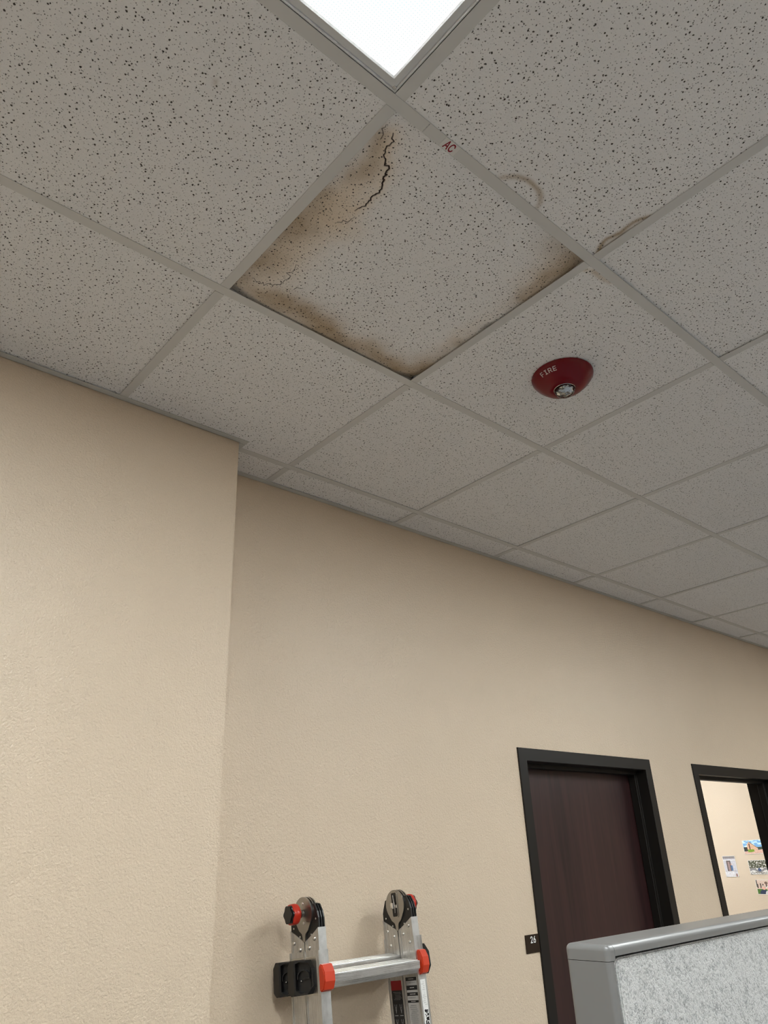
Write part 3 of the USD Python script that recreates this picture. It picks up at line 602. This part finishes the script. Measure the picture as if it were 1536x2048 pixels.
    kp = np.array([(.0, .0185), (.017, .0185), (.0225, .0205), (.0258, .0255), (.0268, .032), (.0262, .0385), (.0238, .0430), (.0205, .0445), (.0, .0445)])
    kb = trimesh.creation.revolve(kp, sections=60); kb.fix_normals()
    vv = kb.vertices; ang_ = np.arctan2(vv[:, 1], vv[:, 0]); rr = np.hypot(vv[:, 0], vv[:, 1]); lob = 1 + .030 * np.cos(6 * ang_) * (rr > .015); vv[:, 0] *= lob; vv[:, 1] *= lob
    kb2 = obj('lock_knob', T(kb), 'red_knob', ld, smooth=40, label='red lock knob')
    star = Polygon([((.0222 + .0016 * math.cos(6 * t)) * math.cos(t), (.0222 + .0016 * math.cos(6 * t)) * math.sin(t)) for t in np.linspace(0, 2 * math.pi, 72, endpoint=False)])
    cap = [ext(star, .0062)]; cp2 = ext(star.buffer(-.003), .0022); cp2.apply_translation([0, 0, .0062]); cap.append(cp2)
    cap = cat(*cap); cap.apply_translation([0, 0, .0415])
    obj('knob_cap', T(cap), 'black', kb2, label='black star-shaped cap')
    # rivets through the rails
    pos = ((.014, .031), (.040, .048), (DD - .045, .046), (DD - .020, .026)) if side == 0 else ((.016, .030), (.044, .045), (.024, .068), (DD - .018, .022), (DD - .044, .042), (DD - .018, .064))
    for v, s in pos:
        b = trimesh.creation.icosphere(2, .0058 if side == 0 else .0048); b.apply_scale([.8, 1, 1]); b.apply_translation([u0 + .0012, -v, -s]); obj('rivet', b, 'bright_steel', ld, smooth=True)
    # orange clip over the rail at the rung, and the black locks outside
    v1 = frames[1][1]; s0 = .082 if side == 0 else .082
    prof = [(v1 - .002, .092), (v1 + .004, .086), (v1 + .012, .088), (v1 + .0215, .105), (v1 + .0225, .126), (v1 + .014, .144), (v1 + .003, .148), (v1 - .002, .146)]
    ca, cb_ = (u0 - .0048, u0 + W + .005) if side == 0 else (u0 + .005, u0 + W + .0065)
    oc = Polygon([(-v, -s) for v, s in prof])
    cl = cat(vs_poly(oc.buffer(-.002), ca, ca + .003), vs_poly(oc, ca + .002, cb_ - .002), vs_poly(oc.buffer(-.002), cb_ - .003, cb_))
    obj('rung_clip', cl, 'orange', ld, label='orange plastic rung clip')
    for fi, (a, b) in enumerate(((-.026, .042), (.042, .113))):
        # grip of the lock: a flat outer wall, then a hollow face slanting back to the rail on the viewer's side
        sa, sb, L, vs = .071, .151, .044 if side == 0 else .054, a + .027
        lk = sbox(-b + .012, -sb + .016, -a - .010, -sa - .016)
        lk = Polygon([(-b + .004, -sa - .022), (-b + .020, -sa - .002), (-a - .012, -sa), (-a, -sa - .014), (-a, -sb + .010), (-a - .012, -sb), (-b + .016, -sb + .001), (-b + .002, -sb + .020)]).buffer(-.004).buffer(.004, quad_segs=4)
        body = man(vs_poly(lk, uo - L, uo - .004) if out < 0 else vs_poly(lk, uo + .004, uo + L))
        plan = np.array([(uo + out * .001, -a + .01), (uo + out * (L + .01), -a + .01), (uo + out * L, -a), (uo + out * L, -vs), (uo + out * .010, -b), (uo + out * .001, -b)])
        wedge = ext(Polygon(plan).convex_hull, .2); wedge.apply_translation([0, 0, -.25])
        if side == 0: body = body ^ man(wedge)          # the far pair is seen from behind: only its outline shows
        else: body = m3.Manifold.batch_hull([man(vs_poly(lk, uo + .004, uo + L - .006)), man(vs_poly(lk.buffer(-.005), uo + .004, uo + L))])
        e = np.array([-out * (L - .010), -(b - vs), 0]); wl = np.linalg.norm(e); e /= wl; nrm = np.cross(e, Z) * 1.0; nrm = nrm if nrm[1] < 0 else -nrm
        hs_ = (sb - sa) / 2
        pk = Polygon([(.005, -hs_ + .012), (.005, hs_ - .008), (.016, hs_ - .005), (wl - .016, hs_ - .008), (wl - .007, hs_ - .022), (wl - .006, -hs_ + .022), (wl - .014, -hs_ + .006), (.016, -hs_ + .005)]).buffer(-.003).buffer(.003, quad_segs=4)
        o = np.array([uo + out * L, -vs, -(sa + sb) / 2])
        lockm = body - man(place(ext(pk, .05), o - nrm * .020, e, Z if np.dot(np.cross(e, Z), nrm) > 0 else -Z, nrm)) if side == 0 else body
        lk_p = obj('rail_lock', lockm, 'black', ld)
        if side == 0:
          rib = Point(wl * .42, 0).buffer(.017) - Point(wl * .42, 0).buffer(.0145); rib = rib.intersection(sbox(-1, -.004, 1, 1)).union(sbox(wl * .42 - .004, -.0042, wl * .42 + .017, -.0018))
          ez = Z if np.dot(np.cross(e, Z), nrm) > 0 else -Z
          obj('lock_hub', place(ext(rib, .013) if ez[2] > 0 else ext(shapely.affinity.scale(rib, 1, -1, origin=(0, 0)), .013), o - nrm * .0205, e, ez, nrm), 'black', lk_p)
          pinb = trimesh.creation.icosphere(2, .0030); pinb.apply_translation(o + e * wl * .28 - Z * .008 - nrm * .016)
          obj('lock_screw', pinb, 'bright_steel', lk_p, smooth=True)
        pl = lbox(min(uo, uo + out * .004) - (0 if out > 0 else .0), max(a, 0) + .004, sa - .004, max(uo, uo + out * .004), b + .006, sb + .003, .0005)
        obj('lock_plate', pl, 'bright_steel', ld)

# rungs: D-shaped treads with ribbed tops, on both frames
def rung(v0, v1, s, tilt):
    top = []
    n = 5; wv = (v1 - v0)
    p = [(v0, s + .006), (v0 + .004, s + .0012)]
    for k in range(n):
        a = v0 + .006 + (wv - .012) * k / n; b = a + (wv - .012) / n
        p += [(a, s + .0012), (a + .0008, s), (b - .0022, s), (b - .0014, s + .0012)]
    p += [(v1 - .002, s), (v1, s + .002), (v1, s + .0195), (v1 - .003, s + .0225), (v1 - .014, s + .0335), (v0 + .012, s + .0335), (v0 + .002, s + .022)]
    m = vs_poly(p, W + .0005, SP - .0005); v = m.vertices - [0, -(v0 + v1) / 2, -s - .008]
    ct, sn = math.cos(tilt), math.sin(tilt); v = np.c_[v[:, 0], v[:, 1] * ct - v[:, 2] * sn, v[:, 1] * sn + v[:, 2] * ct]; m.vertices = v + [0, -(v0 + v1) / 2, -s - .008]
    return m
for k in range(5):
    s = .108 + .3 * k
    if s > LEN - .1: break
    obj('rung', rung(.006, RD + .001, s - .018, .17), 'tread', ld)
    obj('rung', rung(RD + .014, DD + .0165, s - .001, .14), 'tread', ld)
tri_mark = trimesh.creation.extrude_polygon(Polygon([(0, .0), (.014, .001), (.006, -.0105)]), .0003, engine='earcut')
obj('rung_mark', place(tri_mark, (W + .019, -(DD + .0166) + .003, -.1135), X, np.array([0, -math.sin(.14), math.cos(.14)]), -np.array([0, math.cos(.14), math.sin(.14)])), 'label_black', ld, label='small black triangle on the tread')

# stickers on the right-hand pair and the front of the near rail
us = SP - .0004
def sticker(u, v0, v1, s0, s1, m, name='sticker', **kw): return obj(name, lbox(u - .0004, v0, s0, u, v1, s1, .0001), m, ld, **kw)
def lines(u, v0, v1, s0, rows, m, parent, h=.0016, pitch=.0042, seed=1, ragged=True):
    r = np.random.default_rng(seed); out = []
    for k in range(rows):
        s = s0 + k * pitch; a = v0 + (r.uniform(0, .25) * (v1 - v0) if ragged else 0); b = v1 - (r.uniform(0, .25) * (v1 - v0) if ragged else 0); x = a
        while x < b - .001:
            w = min(r.uniform(.0025, .008), b - x); out.append(bx(u - .0006, -x - w, -s - h, u - .0003, -x, -s)); x += w + .0011
    obj('print', cat(*out), m, parent)
A0, A1 = .0085, RD - .0085
bs = sticker(us + .0014, A0, A1, .165, .52, 'label_black', label='black sticker with a red header')
obj('header', lbox(us + .0004, A0, .158, us + .0012, A1, .182, .0001), 'label_red', bs)
lines(us + .0008, A0 + .006, A1 - .004, .186, 6, 'label_grey', bs, .0009, .0036, 3)
picto = []
for row in range(5):
    for colk in range(2):
        v = A0 + .012 + colk * .022; s = .216 + row * .036
        h = .020 if row else .022
        for dv in (-.004, .004): picto.append(place(bx(-.0006, -h / 2, -.0002, .0006, h / 2, .0002), (us + .0006, -(v + dv / 2), -(s + h / 2)), np.array([0, math.cos(.19 * np.sign(dv)), math.sin(.19 * np.sign(dv))]), np.array([0, -math.sin(.19 * np.sign(dv)), math.cos(.19 * np.sign(dv))]), X))
        for q in range(2): picto.append(bx(us + .0004, -v - .003, -(s + .008 + q * .006) - .0004, us + .0008, -v + .003, -(s + .008 + q * .006) + .0004))
        picto.append(bx(us + .0004, -v - .007, -(s + h + .0062), us + .0008, -v + .007, -(s + h + .0042)))
obj('pictogram', cat(*picto), 'label_grey', bs)
B0, B1 = DD - RD + .0085, DD - .0085
ws = sticker(us + .0014, B0, B1, .152, .52, 'label_silver', label='pale warning sticker with black bars')
bars = [(.152, .1605), (.172, .183), (.189, .197), (.208, .2135)]
obj('bar', cat(*[bx(us + .0006, -B1, -b, us + .0012, -B0, -a) for a, b in bars]), 'label_black', ws)
for n_, (a, b) in enumerate(bars): lines(us + .0005, B0 + .010, B1 - .008, (a + b) / 2 - .0012, 1, 'label_silver', ws, .0022, .005, 20 + n_)
lines(us + .0008, B0 + .004, B1 - .003, .164, 1, 'label_grey', ws, .002, .005, 31); lines(us + .0008, B0 + .004, B1 - .003, .2005, 1, 'label_grey', ws, .002, .005, 32)
lines(us + .0008, B0 + .006, B1 - .004, .219, 60, 'label_grey', ws, .0017, .0046, 7)
vf = DD + .0027
fs = obj('sticker', cb(SP + .004, -vf - .0004, -.285, SP + W - .002, -vf, -.160, .0001), 'paper', ld, label='white sticker on the front edge of the rail')
r_ = np.random.default_rng(5); blk_ = []
for k in range(46):
    s = .232 + r_.uniform(0, .048); a = SP + .006 + r_.uniform(0, W - .014); blk_.append(bx(a, -vf - .0007, -s - r_.uniform(.002, .006), a + r_.uniform(.002, .005), -vf - .0003, -s))
obj('print', cat(*blk_), 'label_black', fs)
ws2 = [bx(SP + .006 + r_.uniform(0, .012), -vf - .0006, -s - .0012, SP + .008 + r_.uniform(.008, .014), -vf - .0003, -s) for s in np.arange(.166, .226, .0045)]
obj('print', cat(*ws2), 'label_silver', fs)
